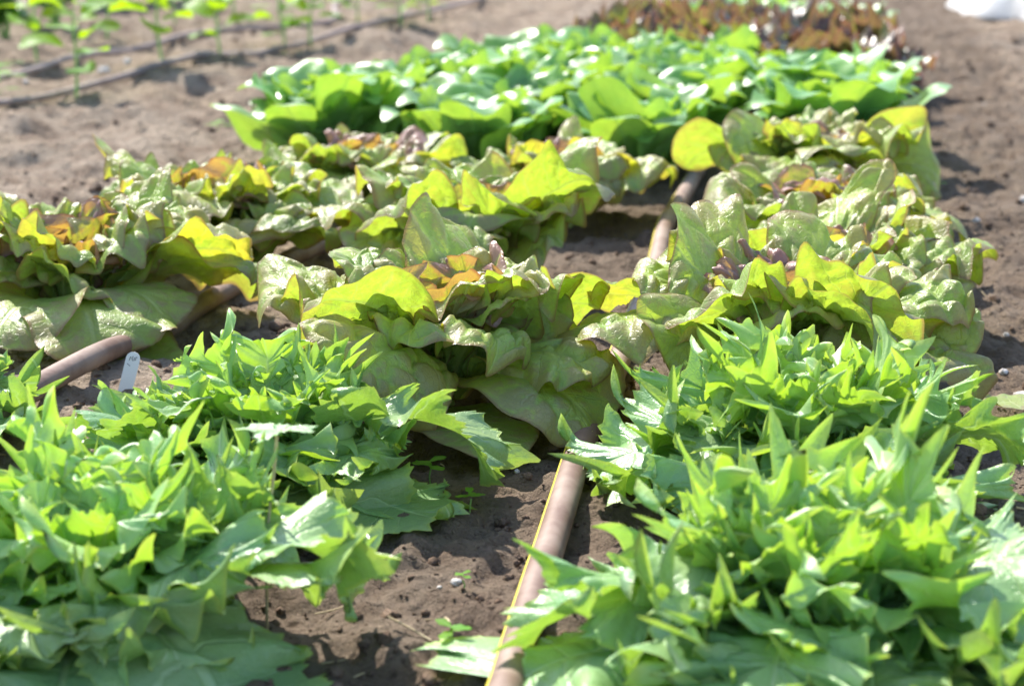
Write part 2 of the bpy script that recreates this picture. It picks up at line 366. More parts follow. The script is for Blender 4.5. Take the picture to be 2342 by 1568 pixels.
# ------------------------------------------------------------------ leaves
def lerp(a, b, f): return a + (b - a) * f
def leaf_geo(seed, kind, L=0.15, W=0.5, q=0.6, th0=60, th1=-10, bend=1.2, cup=2.0, ruf=0.012, roll=0.0, nr=14, nt_=90,
             horns=0, hornh=0.0, small=0.0, blis=0.0, cell=0.012, curl=0.6, twist=0.0, twf=3.0, side=0.0, fold=0.0, hwid=1.0, hexp=2.6, fan=0.0, crisp=0.0):
    """one leaf, base at the origin, growing along +X and up; returns V, F, attrs, uvs"""
    r_ = np.random.RandomState(seed)
    t = np.linspace(-1, 1, nt_); phi = np.pi * np.sign(t) * np.abs(t) ** 1.0
    rho = np.linspace(0, 1, nr) ** (0.62 if horns else 0.9)
    v = 0.5 * (1 + np.cos(phi))
    asym = 1 + 0.12 * (r_.rand() - 0.5) * np.sin(phi) + 0.10 * np.sin(2 * phi + r_.rand() * 6) + 0.05 * np.sin(5 * phi + r_.rand() * 6)
    bx = W * np.sin(phi) * (0.10 + 0.90 * v ** q) * asym
    by = (lerp(v, 1 - (1 - v) ** 1.9, fan)) * (1 + 0.04 * np.sin(3 * phi + r_.rand() * 6))
    # horns / teeth round the margin
    H = np.zeros(nt_); HS = np.zeros(nt_); HP = np.zeros(nt_); HC = np.ones(nt_)
    if horns:
        ks = (np.arange(horns) + 0.5 + (r_.rand(horns) - 0.5) * 0.55) / horns * 2 - 1
        ks = np.sign(ks) * np.abs(ks) ** 1.05 * 0.84
        for k in ks:
            h = hornh * (0.35 + 0.95 * r_.rand() ** 1.3) * (1 - 0.45 * abs(k)); wd = hwid / horns * (0.7 + 0.6 * r_.rand())
            sk = (r_.rand() - 0.5) * 0.5 * wd
            u = np.abs(t - k + sk * 0) / wd; H = np.maximum(H, h * (0.5 * np.clip(1 - u, 0, 1) ** 2.4 + 0.5 * np.clip(1 - u / 0.42, 0, 1) ** 1.2))
            near = u < 0.5 * 1.0 / hwid; HS[near] = r_.uniform(-1.0, 1.0); HC[near] = r_.uniform(-0.3, 1.4); HP = HP + (0.4 + 0.6 * r_.rand()) * np.exp(-(u / 0.7) ** 2) * (1 if r_.rand() < 0.75 else -0.8)
    if small:
        nsm = int(horns * 2.6) if horns else 46
        p = t * nsm + r_.rand() * 5 + 0.4 * np.sin(t * 19); tri = 1 - np.abs((p % 1) * 2 - 1)
        H = H + small * tri ** 1.4 * (0.35 + 0.65 * np.abs(np.sin(t * 23 + r_.rand() * 6))) * np.clip((1 - np.abs(t)) * 4, 0, 1)
    # direction in which teeth point: outwards, each with its own lean
    pa = phi * 0.80 + 0.55 * HS
    ox, oy = np.sin(pa), np.cos(pa)
    my = np.clip(0.04 + 0.80 * by - 0.0, 0.0, 0.93) * np.clip(1.0, 0, 1)
    A, Rh = np.meshgrid(t, rho)                      # rows rho, columns t
    g = Rh
    X = g * bx[None] ; Y = my[None] * (1 - g) + by[None] * g
    # veins curve forward: pull intermediate points towards the midrib base a little
    Y = Y - 0.10 * g * (1 - g) * (1 - v[None]) 
    infl = np.clip((Rh - 0.45) / 0.55, 0, 1) ** 1.6
    hook = (pa[None] + 1.5 * HS[None] * infl ** 2)
    X = X + infl * H[None] * np.sin(hook); Y = Y + infl * H[None] * np.cos(hook)
    # 3-D: bend along the midrib
    ns = 64; s = np.linspace(-0.05, 2.0, ns); th = np.radians(th0 + (th1 - th0) * np.clip(s, 0, 1.3) ** bend) 
    ds = s[1] - s[0]; px = np.concatenate([[0], np.cumsum(np.cos(th[:-1]) * ds)]); pz = np.concatenate([[0], np.cumsum(np.sin(th[:-1]) * ds)])
    i0 = np.interp(0, s, np.arange(ns)); px -= np.interp(0, s, px); pz -= np.interp(0, s, pz)
    TH = np.interp(Y, s, th); PX = np.interp(Y, s, px); PZ = np.interp(Y, s, pz)
    tw = np.radians(twist) * Y
    # cross-section
    base_cup = 4.5 * np.clip(1 - Y * 2.2, 0, 1) ** 1.2
    kap = cup * (0.55 + 0.45 * np.sin(Y * 3 + r_.rand() * 6)) + base_cup + 1e-3
    lat = np.sin(np.clip(kap * X, -2.6, 2.6)) / kap; lift = (1 - np.cos(np.clip(kap * X, -2.6, 2.6))) / kap
    # frills and waves, growing towards the margin
    wv = np.zeros_like(X)
    for k in range(5):
        f = twf * (0.7 + 1.1 * k) * (0.8 + 0.4 * r_.rand()); wv = wv + np.sin(A * f * np.pi + r_.rand() * 6.28 + Rh * (r_.rand() - .5) * 2) / (1 + 0.55 * k)
    env = Rh ** (1.7 if horns else 2.2) * np.clip((1 - np.abs(A)) * 3.0, 0, 1)
    D = ruf / L * wv * env
    low = np.sin(A * 2.2 * np.pi + r_.rand() * 6) + 0.6 * np.sin(A * 3.7 * np.pi + r_.rand() * 6)
    D = D - roll * (0.6 + 0.5 * low) * np.clip((Rh - 0.55) / 0.45, 0, 1) ** 2 * np.clip((1 - np.abs(A)) * 3.0, 0, 1)
    D = D + curl * infl ** 2.4 * H[None] * HC[None]
    if crisp:   # the margin rises under each horn and sinks between them
        D = D + crisp * (HP[None] - 0.35) * np.clip((Rh - 0.25) / 0.75, 0, 1) ** 1.7 * np.clip((1 - np.abs(A)) * 4.0, 0, 1)
    B = np.zeros_like(X)
    if blis:
        npt = int(1.1 * W * L * L / (cell ** 2)) + 8
        fx = (r_.rand(npt) - 0.5) * 2.3 * W; fy = r_.rand(npt) * 1.1
        # cells line up with the side veins: squeeze the metric
        q1 = np.stack([X.ravel() * 1.0, Y.ravel() - np.abs(X.ravel()) * 0.35], -1); q2 = np.stack([fx, fy - np.abs(fx) * 0.35], -1)
        dd = np.sqrt(((q1[:, None, 0] - q2[None, :, 0]) * 0.85) ** 2 + ((q1[:, None, 1] - q2[None, :, 1]) * 1.1) ** 2)
        dd = np.partition(dd, 1, axis=1)[:, :2]; dd.sort(axis=1)
        e = ((dd[:, 1] - dd[:, 0]) / (cell / L)).reshape(X.shape)
        B = np.clip(e * 1.15, 0, 1); B = B * (2 - B)
        midf = np.clip(np.abs(X) / 0.05, 0, 1); amp = (0.45 + 0.55 * np.clip(Y, 0, 1)) * (0.65 + 0.5 * np.sin(A * 7 + r_.rand() * 6) * 0.7)
        B = B * midf; D = D + blis / L * B * amp * np.clip((1.04 - Rh) * 5, 0.25, 1)
    if fold:   # pinched along the midrib
        D = D + fold * np.abs(X)
    # slight furrow of midrib
    D = D - 0.006 * np.exp(-(X / 0.03) ** 2) * (1.2 - Y)
    nzx, nzz = -np.sin(TH), np.cos(TH)
    off = lift + D
    lx = lat * np.cos(tw) - off * np.sin(tw); ln = lat * np.sin(tw) + off * np.cos(tw)
    VX = (PX + ln * nzx) * L; VZ = (PZ + ln * nzz) * L; VY = (lx + side * Y * Y) * L
    V = np.stack([VX, VY, VZ], -1).reshape(-1, 3)
    I = np.arange(nr * nt_).reshape(nr, nt_)
    F = np.stack([I[:-1, :-1], I[1:, :-1], I[1:, 1:], I[:-1, 1:]], -1).reshape(-1, 4)
    nv = horns if horns else 15
    ray = np.stack([A * nv * 0.5, Rh], -1).reshape(-1, 2); flat = np.stack([X, Y], -1).reshape(-1, 2)
    return V, F, {'rim': Rh.ravel(), 'blis': B.ravel()}, {'ray': ray, 'flat': flat}

def place(V, az, tilt=0.0, r0=0.0, z0=0.0, lean=0.0):
    """tilt: roll about the leaf's own axis; az: compass direction"""
    V = V.copy(); a = math.radians(tilt); y, z = V[:, 1].copy(), V[:, 2].copy()
    V[:, 1] = y * math.cos(a) - z * math.sin(a) * 0; V[:, 2] = z + y * math.sin(a)
    V[:, 0] += r0; V[:, 2] += z0
    a = math.radians(az); x, y = V[:, 0].copy(), V[:, 1].copy()
    V[:, 0] = x * math.cos(a) - y * math.sin(a); V[:, 1] = x * math.sin(a) + y * math.cos(a)
    # rest on the soil rather than pass through it
    m = 0.006; z = V[:, 2]; V[:, 2] = np.where(z < m * 2, m + m * np.exp(np.clip((z - 2 * m) / (m * 3), -8, 0)) , z)
    return V

def join(parts):
    Vs, Fs, off = [], [], 0; at_ = {}; uv = {}
    for V, F, a, u in parts:
        Vs.append(V); Fs.append(F + off); off += len(V)
        for k in a: at_.setdefault(k, []).append(a[k])
        for k in u: uv.setdefault(k, []).append(u[k])
    return np.concatenate(Vs), np.concatenate(Fs), {k: np.concatenate(x) for k, x in at_.items()}, {k: np.concatenate(x) for k, x in uv.items()}

SEED = [100]
def ns():
    SEED[0] += 1; return SEED[0]

def add_leaf(root, name, mat, az, tilt=0, r0=0.004, z0=0.0, label=None, S=1.0, flat=1.0, **kw):
    V, F, a, u = leaf_geo(ns(), '', **kw)
    V = place(V, az, tilt, r0, z0) * S; V[:, 2] *= flat
    o = link(name, mesh_from(name, V, F, mat, True, a, u), root)
    if label: o['label'] = label
    return o
def stump(root, h=0.03, r=0.012):
    P = [Vector((0, 0, -0.01)), Vector((0, 0, h * 0.4)), Vector((0, 0, h))]
    V, F = tube(P, [r * 1.1, r, r * 0.6], 12); link('stalk', mesh_from('stalk', V, F, M['stump']), root)

# ---- frilly, horned green heads
def frilly_head(pos, label, rot=0, S=1.0, n=52, custom=(), skip=(), seed=1, hearts=20):
    rr = random.Random(seed)
    root = thing('frilly_lettuce', label, 'lettuce', (pos.x, pos.y, gz(pos.x, pos.y)), 0, 'frilly green lettuces at the front of the bed')
    stump(root)
    for i in range(n):
        f = i / (n - 1); az = rot + i * 137.5 + rr.uniform(-20, 20); azm = (az + 180) % 360 - 180
        if f < 0.5 and any(a0 <= azm <= a1 for a0, a1 in skip): continue
        outer = f < 0.4
        L = lerp(0.124, 0.060, f ** 0.85) * rr.uniform(0.8, 1.15)
        back = math.sin(math.radians(azm)); sidew = abs(math.cos(math.radians(azm)))
        add_leaf(root, 'outer_leaf' if outer else 'inner_leaf', M['frisee'] if f < 0.75 else M['frisee_heart'], az, rr.uniform(-14, 14) - 16 * math.cos(math.radians(azm)), lerp(0.026, 0.006, f) * rr.uniform(0.3, 1.3), lerp(0.002, 0.022, f), S=S, flat=0.9,
                 L=L * (0.70 if back > 0.2 and f < 0.7 else 1.0), W=lerp(0.62, 0.62, f) * rr.uniform(0.85, 1.2), q=lerp(0.9, 0.8, f), fan=rr.uniform(0.7, 1.0),
                 th0=lerp(36 + 16 * max(0, back), 76, f ** 0.7) - 26 * max(0, -back) + rr.uniform(-8, 8), th1=lerp(-40 + 70 * max(0, back), 14 + 30 * max(0, back), f) - 34 * max(0, -back) + rr.uniform(-20, 20),
                 bend=1.4, cup=lerp(0.2, -1.5, sidew) * (1 - 0.5 * f) + rr.uniform(-0.8, 0.8), ruf=lerp(0.0075, 0.0050, f) * rr.uniform(.7, 1.4), crisp=rr.uniform(0.10, 0.22), nr=22, nt_=380 if outer else 290,
                 horns=rr.choice([16, 18, 20]) if outer else rr.choice([12, 14, 15]), hornh=lerp(0.16, 0.25, f) * rr.uniform(.8, 1.25),
                 hwid=1.15, small=0.026, curl=rr.uniform(0.6, 1.8), twist=rr.uniform(-25, 25), twf=rr.uniform(2.5, 5), side=rr.uniform(-0.3, 0.3), blis=0.0022, cell=0.016)
    parts = []
    for i in range(hearts):
        f = i / max(1, hearts - 1); L = lerp(0.056, 0.034, f) * rr.uniform(0.85, 1.2)
        hb = math.sin(math.radians(rot + 70 + i * 137.5)); V, F, a, u = leaf_geo(ns(), '', L=L, W=rr.uniform(0.36, 0.52), q=0.8, fan=.8, crisp=0.18, th0=78 + 8 * hb + rr.uniform(-8, 8), th1=lerp(26, 70, f) + 28 * hb + rr.uniform(-20, 20), cup=1.0, ruf=0.003,
                              nr=14, nt_=170, horns=8, hornh=0.38, hwid=1.1, hexp=2.0, small=0.04, curl=rr.uniform(0.2, 0.7), twist=rr.uniform(-50, 50), twf=4)
        parts.append((place(V, rot + 70 + i * 137.5, rr.uniform(-20, 20), lerp(0.022, 0.002, f), 0.034) * S, F, a, u))
    V, F, a, u = join(parts); link('heart', mesh_from('heart', V, F, M['frisee_heart'], True, a, u), root)
    for c in custom:
        c = dict(c); mat = c.pop('mat', M['frisee']); nm = c.pop('name', 'outer_leaf')
        kw = dict(L=0.16, W=0.6, q=0.5, cup=0.8, ruf=0.009, nr=24, nt_=380, horns=17, hornh=0.14, hwid=1.5, fan=0.6, crisp=0.08, small=0.035, curl=0.5, twf=3, blis=0.001, cell=0.02); kw.update(c)
        add_leaf(root, nm, mat, S=1.0, **kw)
    return root

# ---- blistered, red-tinged butterheads
def blistered_head(pos, label, rot=0, S=1.0, n=32, red=0.3, custom=(), skip=(), seed=1, detail=1.0, high=0.0):
    rr = random.Random(seed); n = int(n * 1.35); S = S * 1.2
    root = thing('butterhead_lettuce', label, 'lettuce', (pos.x, pos.y, gz(pos.x, pos.y)), 0, 'red-tinged butterhead lettuces in the middle of the bed')
    stump(root)
    for i in range(n):
        f = i / (n - 1); az = rot + i * 137.5 + rr.uniform(-12, 12); azm = (az + 180) % 360 - 180
        if f < 0.5 and any(a0 <= azm <= a1 for a0, a1 in skip): continue
        L = lerp(0.136, 0.058, f ** 0.9) * rr.uniform(0.88, 1.12); outer = f < 0.45
        nr, nt_ = (int(34 * detail), int(110 * detail)) if f < 0.6 else (int(26 * detail), int(84 * detail))
        add_leaf(root, 'outer_leaf' if outer else 'inner_leaf', M['red_heart'] if f > 1 - red else M['red'], az, rr.uniform(-24, 24), lerp(0.006, 0.010, f), lerp(0.004, 0.026, f), S=S,
                 L=L, W=rr.uniform(0.40, 0.54), q=rr.uniform(0.6, 0.9), fan=rr.uniform(0.3, 0.8), th0=lerp(50 + high, 84, f ** 0.8) + rr.uniform(-9, 9), th1=lerp(-34 + high, 30, f ** 0.9) + rr.uniform(-28, 28),
                 bend=1.5, cup=lerp(-0.8, 1.4, f) + rr.uniform(-1.4, 1.4), ruf=lerp(0.0075, 0.0050, f) * rr.uniform(.6, 1.4), roll=rr.uniform(0.0, 0.12), nr=nr, nt_=nt_,
                 small=0.010, blis=0.0075 * rr.uniform(0.5, 1.3), cell=rr.uniform(0.009, 0.014), twist=rr.uniform(-40, 40), twf=rr.uniform(1.6, 3.2), side=rr.uniform(-0.2, 0.2))
    parts = []
    for i in range(9):
        f = i / 8; V, F, a, u = leaf_geo(ns(), '', L=lerp(0.062, 0.035, f), W=0.6, q=0.4, th0=88, th1=lerp(60, 120, f) + rr.uniform(-15, 15), cup=2.5, ruf=0.007, nr=16, nt_=64,
                              small=0.01, blis=0.003, cell=0.010, twist=rr.uniform(-30, 30), twf=3.5)
        parts.append((place(V, rot + 40 + i * 137.5, 0, lerp(0.018, 0.006, f), 0.03) * S, F, a, u))
    V, F, a, u = join(parts); link('heart', mesh_from('heart', V, F, M['red_heart'], True, a, u), root)
    for c in custom:
        c = dict(c); mat = c.pop('mat', M['red'])
        kw = dict(L=0.16, W=0.5, q=0.8, cup=0.8, ruf=0.008, nr=40, nt_=140, small=0.008, curl=0.5, twf=2.2, blis=0.0025, cell=0.015); kw.update(c)
        add_leaf(root, 'outer_leaf', mat, S=1.0, **kw)
    return root

# ---- copied heads: a library of leaves, shared between the heads of a block
def library(mat, n, mk):
    out = []
    for i in range(n):
        V, F, a, u = leaf_geo(ns(), '', **mk(i / (n - 1), random.Random(900 + i))); out.append(mesh_from('leaf', place(V, 0), F, mat, True, a, u))
    return out
def lib_head(name, lib, pos, label, group, rot, S, n, r, cat='lettuce', cores=None):
    root = thing(name, label, cat, (pos.x, pos.y, gz(pos.x, pos.y)), 0, group)
    for i in range(n):
        f = i / (n - 1); k = min(len(lib) - 1, max(0, int(f * len(lib) + r.uniform(-1, 1))))
        o = link('outer_leaf' if f < 0.5 else 'inner_leaf', lib[k], root, (0, 0, lerp(0.002, 0.02, f)), math.radians(rot + i * 137.5 + r.uniform(-12, 12)), S * r.uniform(0.88, 1.12))
        o.rotation_euler[0] = math.radians(r.uniform(-7, 7)); o.rotation_euler[1] = math.radians(r.uniform(-8, 8))
    return root

# ================================================================== planting
# frilly heads (front of the bed)
frilly_head(at(625, 1125), 'frilly green lettuce behind the left hose bend, its horned leaves against the bronze heads', rot=20, seed=3, S=1.26, skip=((-75, 10),),
    custom=(dict(az=-52, th0=62, th1=-84, bend=0.8, L=0.16, W=0.5, cup=-0.5, horns=18, hornh=0.13, tilt=6, z0=0.012, curl=0.2, label='broad dark leaf turned away from the sun'),
            dict(az=-5, th0=46, th1=-40, L=0.19, W=0.34, cup=1.2, horns=18, hornh=0.13, tilt=-18, z0=0.02),
            dict(az=-25, th0=20, th1=-25, L=0.15, W=0.5, cup=0.5, horns=18, hornh=0.13)))
frilly_head(at(225, 1450), 'large frilly green lettuce in the lower left corner with one broad dark leaf', rot=75, seed=8, S=1.42, skip=((-80, -5),),
    custom=(dict(az=-38, th0=56, th1=-84, bend=0.8, L=0.205, W=0.5, cup=-0.6, horns=18, hornh=0.13, tilt=4, z0=0.01, curl=0.25, label='broad dark leaf turned away from the sun'),
            dict(az=4, th0=44, th1=-42, L=0.19, W=0.34, cup=0.9, horns=18, hornh=0.13, tilt=-10, z0=0.03)))
frilly_head(at(1830, 1165), 'frilly green lettuce right of the yellow-striped hose, behind the nearest one', rot=140, seed=21, S=1.34, n=54)
frilly_head(at(1880, 1540), 'nearest frilly green lettuce, in the lower right corner beside the yellow-striped hose', rot=200, seed=34, S=1.44, n=58,
    custom=(dict(az=186, th0=34, th1=-40, L=0.185, W=0.38, cup=0.6, horns=18, hornh=0.13, tilt=8, z0=0.02),))
frilly_head(at(-150, 1010), 'frilly green lettuce cut by the left edge, left of the hose', rot=10, seed=55, S=0.9, n=26, hearts=8)
frilly_head(at(-330, 1330), 'frilly green lettuce almost out of view at the far left edge', rot=10, seed=56, S=0.9, n=22, hearts=8)

# blistered heads
blistered_head(at(165, 790), 'olive green butterhead lettuce at the left edge with large drooping shaded leaves', rot=0, seed=2, S=1.25, red=0.1, skip=((-110, -10),),
    custom=(dict(az=-60, th0=62, th1=-62, bend=1.0, L=0.20, W=0.46, cup=0.5, roll=0.05, z0=0.01, blis=0.0015),
            dict(az=-95, th0=60, th1=-50, bend=1.0, L=0.19, W=0.48, cup=0.5, z0=0.01, blis=0.0015),
            dict(az=-28, th0=55, th1=-60, L=0.17, W=0.42, cup=-1.0, z0=0.02, blis=0.0015),
            dict(az=-45, th0=25, th1=-35, L=0.18, W=0.45, cup=-0.5, blis=0.0012)))
blistered_head(at(520, 640), 'yellow-green butterhead lettuce behind the left hose, second in the left column', rot=50, seed=12, S=1.22, red=0.2)
blistered_head(at(840, 505), 'red-tinged butterhead lettuce with shiny pale blisters, rearmost in the left column', rot=95, seed=13, S=1.02, red=0.35, detail=0.8)
blistered_head(at(430, 555), 'small yellow butterhead lettuce on the outer edge of the left column', rot=35, seed=17, S=0.75, red=0.15, n=18, detail=0.8)
blistered_head(at(1010, 965), 'bronze-hearted butterhead lettuce between the two hoses, nearest of its column', rot=30, seed=4, S=1.22, red=0.25, n=34, skip=((-70, -15),),
    custom=(dict(az=-32, th0=52, th1=-52, bend=1.0, L=0.20, W=0.42, cup=0.5, z0=0.01, blis=0.003, label='large dark drooping leaf over the hose'),
            dict(az=-62, th0=14, th1=-16, L=0.165, W=0.42, cup=-0.3, z0=0.01, ruf=0.003, blis=0.001, label='dull reddish green leaf lying on the soil')))
blistered_head(at(1080, 700), 'pale green butterhead lettuce with upright cupped leaves between the two hoses', rot=80, seed=5, S=1.16, red=0.06, n=34, high=16)
blistered_head(at(1290, 510), 'yellow and bronze butterhead lettuce, rearmost of the middle column', rot=10, seed=6, S=1.0, red=0.3, detail=0.8)
blistered_head(at(1800, 960), 'heavily blistered purple-tinged butterhead lettuce, nearest of the right column', rot=60, seed=7, S=1.26, red=0.25, n=36)
blistered_head(at(1915, 790), 'blistered green and yellow butterhead lettuce, second in the right column', rot=120, seed=9, S=1.12, red=0.15, n=34)
blistered_head(at(1905, 655), 'butterhead lettuce with pinkish crinkled heart, third in the right column', rot=170, seed=10, S=1.12, red=0.4, detail=0.9)
blistered_head(at(1850, 520), 'tall yellow-leaved butterhead lettuce, rearmost of the right column', rot=15, seed=11, S=1.12, red=0.15, detail=0.8, high=10)

# smooth green block
libG = library(M['green'], 16, lambda f, r: dict(L=lerp(0.120, 0.066, f) * r.uniform(.8, 1.15), W=r.uniform(0.32, 0.42), q=0.8, th0=lerp(38, 84, f ** .7), th1=lerp(40, 62, f) + r.uniform(-14, 14), bend=1.3, cup=lerp(1.2, 2.6, f) * r.uniform(.6, 1.5),
              ruf=0.0060, roll=r.uniform(0, 0.08), nr=12, nt_=44, blis=0.0012, cell=0.03, twist=r.uniform(-18, 18), twf=1.6, side=r.uniform(-.1, .1)))
libB = library(M['brown'], 10, lambda f, r: dict(L=lerp(0.150, 0.075, f), W=r.uniform(0.42, 0.56), q=0.7, th0=lerp(46, 84, f), th1=lerp(-10, 70, f) + r.uniform(-14, 14), bend=1.3, cup=1.0,
              ruf=0.013, nr=16, nt_=90, blis=0.003, cell=0.014, small=0.02, twist=r.uniform(-18, 18), twf=4.5))
rg = random.Random(77)
ords = ['first', 'second', 'third', 'fourth', 'fifth', 'sixth', 'seventh']
colname = ['left', 'second', 'third', 'right']
def colx(c, y):   # the three planting columns of the bed
    return {0: -0.40, 1: -0.13, 2: 0.155}[c]
for c, (fx, fy, ng) in enumerate(((725, 380, 5), (1110, 412, 5), (1495, 420, 6), (1865, 402, 4))):
    cc = at(fx, fy)
    for k in range(ng + 6):
        y = cc.y + 0.205 * k
        p = Vector((cc.x + rg.uniform(-.02, .02) + (0.060, 0.026, 0.008, 0.0)[c] * min(k, 5), y + rg.uniform(-.02, .02), 0))
        if c == 0 and k >= ng: break
        if k < ng:
            lib_head('smooth_lettuce', libG, p, 'smooth bright green lettuce, %s from the front in the %s column of the green block' % (ords[k], colname[c]), 'smooth bright green lettuces behind the red-tinged ones',
                     rg.uniform(0, 360), rg.uniform(1.36, 1.52), 70, rg)
            if c == 2 and k == 0:
                hd = [o for o in COL.objects if o.name.startswith('smooth_lettuce')][-1]; hd = max((o for o in COL.objects if o.name.startswith('smooth_lettuce')), key=lambda o: o.name)
                add_leaf(hd, 'outer_leaf', M['green'], -140, 8, 0.03, 0.01, label='big upright round leaf glowing in the sun', L=0.17, W=0.50, q=0.6, th0=82, th1=52, cup=1.0, ruf=0.003, nr=18, nt_=70, twf=1.2)
        elif k < ng + 3:
            lib_head('dark_red_lettuce', libB, p, 'ruffled dark red lettuce, %s from the front in the %s column of the red block' % (ords[k - ng], ('left', 'left', 'middle', 'right')[c]), 'dark red lettuces at the far end of the bed', rg.uniform(0, 360), rg.uniform(1.25, 1.5), 34, rg)
        else:
            lib_head('pale_lettuce', libG, p, 'pale green lettuce beyond the dark red block, %s one in the %s column' % (ords[k - ng - 3], ('left', 'left', 'middle', 'right')[c]), 'far green lettuces', rg.uniform(0, 360), rg.uniform(1.2, 1.3), 30, rg)

# ------------------------------------------------------------------ hoses
def hose(name, label, pts, r, mat, group=None, stripe=None, parts=()):
    root = thing(name, label, 'hose', (0, 0, 0), 0, group)
    P = []
    for (x, y) in pts:
        p = at(x, y, r); P.append(Vector((p.x, p.y, 0)))
    P = spline(P, 4)
    zz = [gh(p.x, p.y, 0.02) + r * 0.75 for p in P]; zz = [max(zz[max(0, i - 1):i + 2]) for i in range(len(zz))]
    zz = [sum(zz[max(0, i - 2):i + 3]) / len(zz[max(0, i - 2):i + 3]) for i in range(len(zz))]
    for p, z in zip(P, zz): p.z = z
    root.location = P[0].copy(); o0 = P[0].copy(); Q = spline([p - o0 for p in P], 4)
    V, F = tube(Q, r, 24); link('pipe', mesh_from('pipe', V, F, mat), root)
    if stripe is not None:
        S = []
        for i, q in enumerate(Q):
            d = (Q[min(i + 1, len(Q) - 1)] - Q[max(0, i - 1)]).normalized(); s = d.cross(Vector((0, 0, 1))).normalized(); u = s.cross(d)
            a = math.radians(stripe); S.append(q + (s * math.cos(a) + u * math.sin(a)) * r * 0.99)
        V, F = tube(S, 0.0012, 8); link('yellow_stripe', mesh_from('yellow_stripe', V, F, M['stripe']), root)
    return root
hose('drip_hose', 'brown hose with a yellow stripe running up between the middle and right columns',
     [(1120, 1700), (1150, 1600), (1185, 1480), (1248, 1285), (1290, 1165), (1336, 1028), (1385, 930), (1425, 830), (1470, 700), (1500, 610), (1522, 530), (1556, 470), (1620, 360), (1700, 200)], 0.0108, M['hose'], 'thick brown drip hoses between the lettuces', stripe=168)
hose('drip_hose', 'brown hose crossing from the left edge, with a white plant label beside it',
     [(-300, 1150), (-120, 1070), (0, 1003), (150, 920), (290, 838), (400, 774), (500, 716), (600, 658), (700, 606), (820, 540), (1000, 430), (1200, 300), (1350, 180)], 0.0105, M['hose'], 'thick brown drip hoses between the lettuces')
hose('drip_line', 'thin brown drip line in front of the pepper seedlings',
     [(-300, 325), (-100, 283), (0, 259), (108, 230), (306, 196), (414, 172), (504, 144), (612, 114), (720, 96), (832, 74), (902, 56), (1056, 14), (1200, -30), (1500, -130)], 0.0070, M['hose2'], 'thin drip lines among the seedlings')
hose('drip_line', 'thin brown drip line bending sharply behind the pepper seedlings',
     [(-300, 260), (-100, 222), (0, 198), (108, 162), (180, 139), (270, 119), (378, 104), (486, 88), (612, 78), (700, 72), (752, 66), (771, 58), (772, 46), (764, 32), (772, 14), (800, -5)], 0.0070, M['hose2'], 'thin drip lines among the seedlings')

# ------------------------------------------------------------------ pepper seedlings
def pepper_leafgeo(L, th0, th1, W=0.36):
    V, F, a, u = leaf_geo(ns(), '', L=L, W=W, q=0.15, th0=th0, th1=th1, bend=1.1, cup=1.5, ruf=0.001, nr=8, nt_=32)
    return V, F, a, u
def seedling(px, py, h, label, k):
    rr = random.Random(k * 7 + 3); p = at(px, py)
    root = thing('pepper_seedling', label, 'seedling', (p.x, p.y, gh(p.x, p.y)), rr.uniform(0, 6), 'young pepper plants along the thin drip lines')
    lean = Vector((rr.uniform(-.08, .08), rr.uniform(-.08, .08), 1)); P = [lean * h * t + Vector((0.004 * math.sin(t * 5), 0, -0.004 * (t == 0))) for t in (0, .25, .5, .75, 1.0)]
    V, F = tube(spline(P, 4), [0.0036 * (1 - 0.5 * i / 16) for i in range(17)], 8); link('stem', mesh_from('stem', V, F, M['stem']), root)
    n = 9; a0 = rr.uniform(0, 360)
    for i in range(n):
        t = lerp(0.28, 1.0, (i / (n - 1)) ** 0.8); L = h * lerp(0.42, 0.36, t) * rr.uniform(0.85, 1.25) + 0.018
        th = rr.uniform(15, 50); q = lean * h * t
        V, F, a, u = pepper_leafgeo(L, th + 12, th - 75 + rr.uniform(-15, 15))
        V = place(V, a0 + i * 137.5, rr.uniform(-25, 25), 0.001, 0.0)
        pet = 0.016
        aa = math.radians(a0 + i * 137.5); dv = Vector((math.cos(aa), math.sin(aa), 0.75)) * pet
        V = V + np.array([q.x + dv.x, q.y + dv.y, q.z + dv.z - 0.006])
        lf = link('leaf', mesh_from('leaf', V, F, M['seedling'], True, a, u), root)
        V, F = tube([q, q + dv * 0.5, q + dv], [0.0011, 0.0009, 0.0007], 6); link('petiole', mesh_from('petiole', V, F, M['stem']), lf)
places = [(175, 236, .150, 'front left, its lowest leaf hanging low by the drip line'), (85, 150, .175, 'tall, nearest the left edge behind the second drip line'), (374, 184, .165, 'standing in the front drip row right of the front left one'),
          (508, 153, .150, 'at the middle of the front drip row'), (650, 112, .115, 'just left of the drip line bend in the front row'), (711, 106, .120, 'right in front of the drip line bend'), (245, 106, .130, 'in the rear row above the bare soil on the left'),
          (535, 70, .110, 'in the rear row, thin and pale'), (916, 64, .085, 'right of the drip line bend'), (978, 46, .085, 'far right end of the front row'), (818, 56, .095, 'just behind and right of the drip line bend'),
          (400, 60, .12, 'rear row, half hidden behind the tall front one'), (640, 40, .12, 'rear row, above the second drip line'), (-10, 248, .06, 'cut by the left edge, small'), (800, 20, .10, 'farthest back, at the top edge')]
for k, (x, y, h, d) in enumerate(places): seedling(x, y, h * 1.15, 'pepper seedling, ' + d, k)

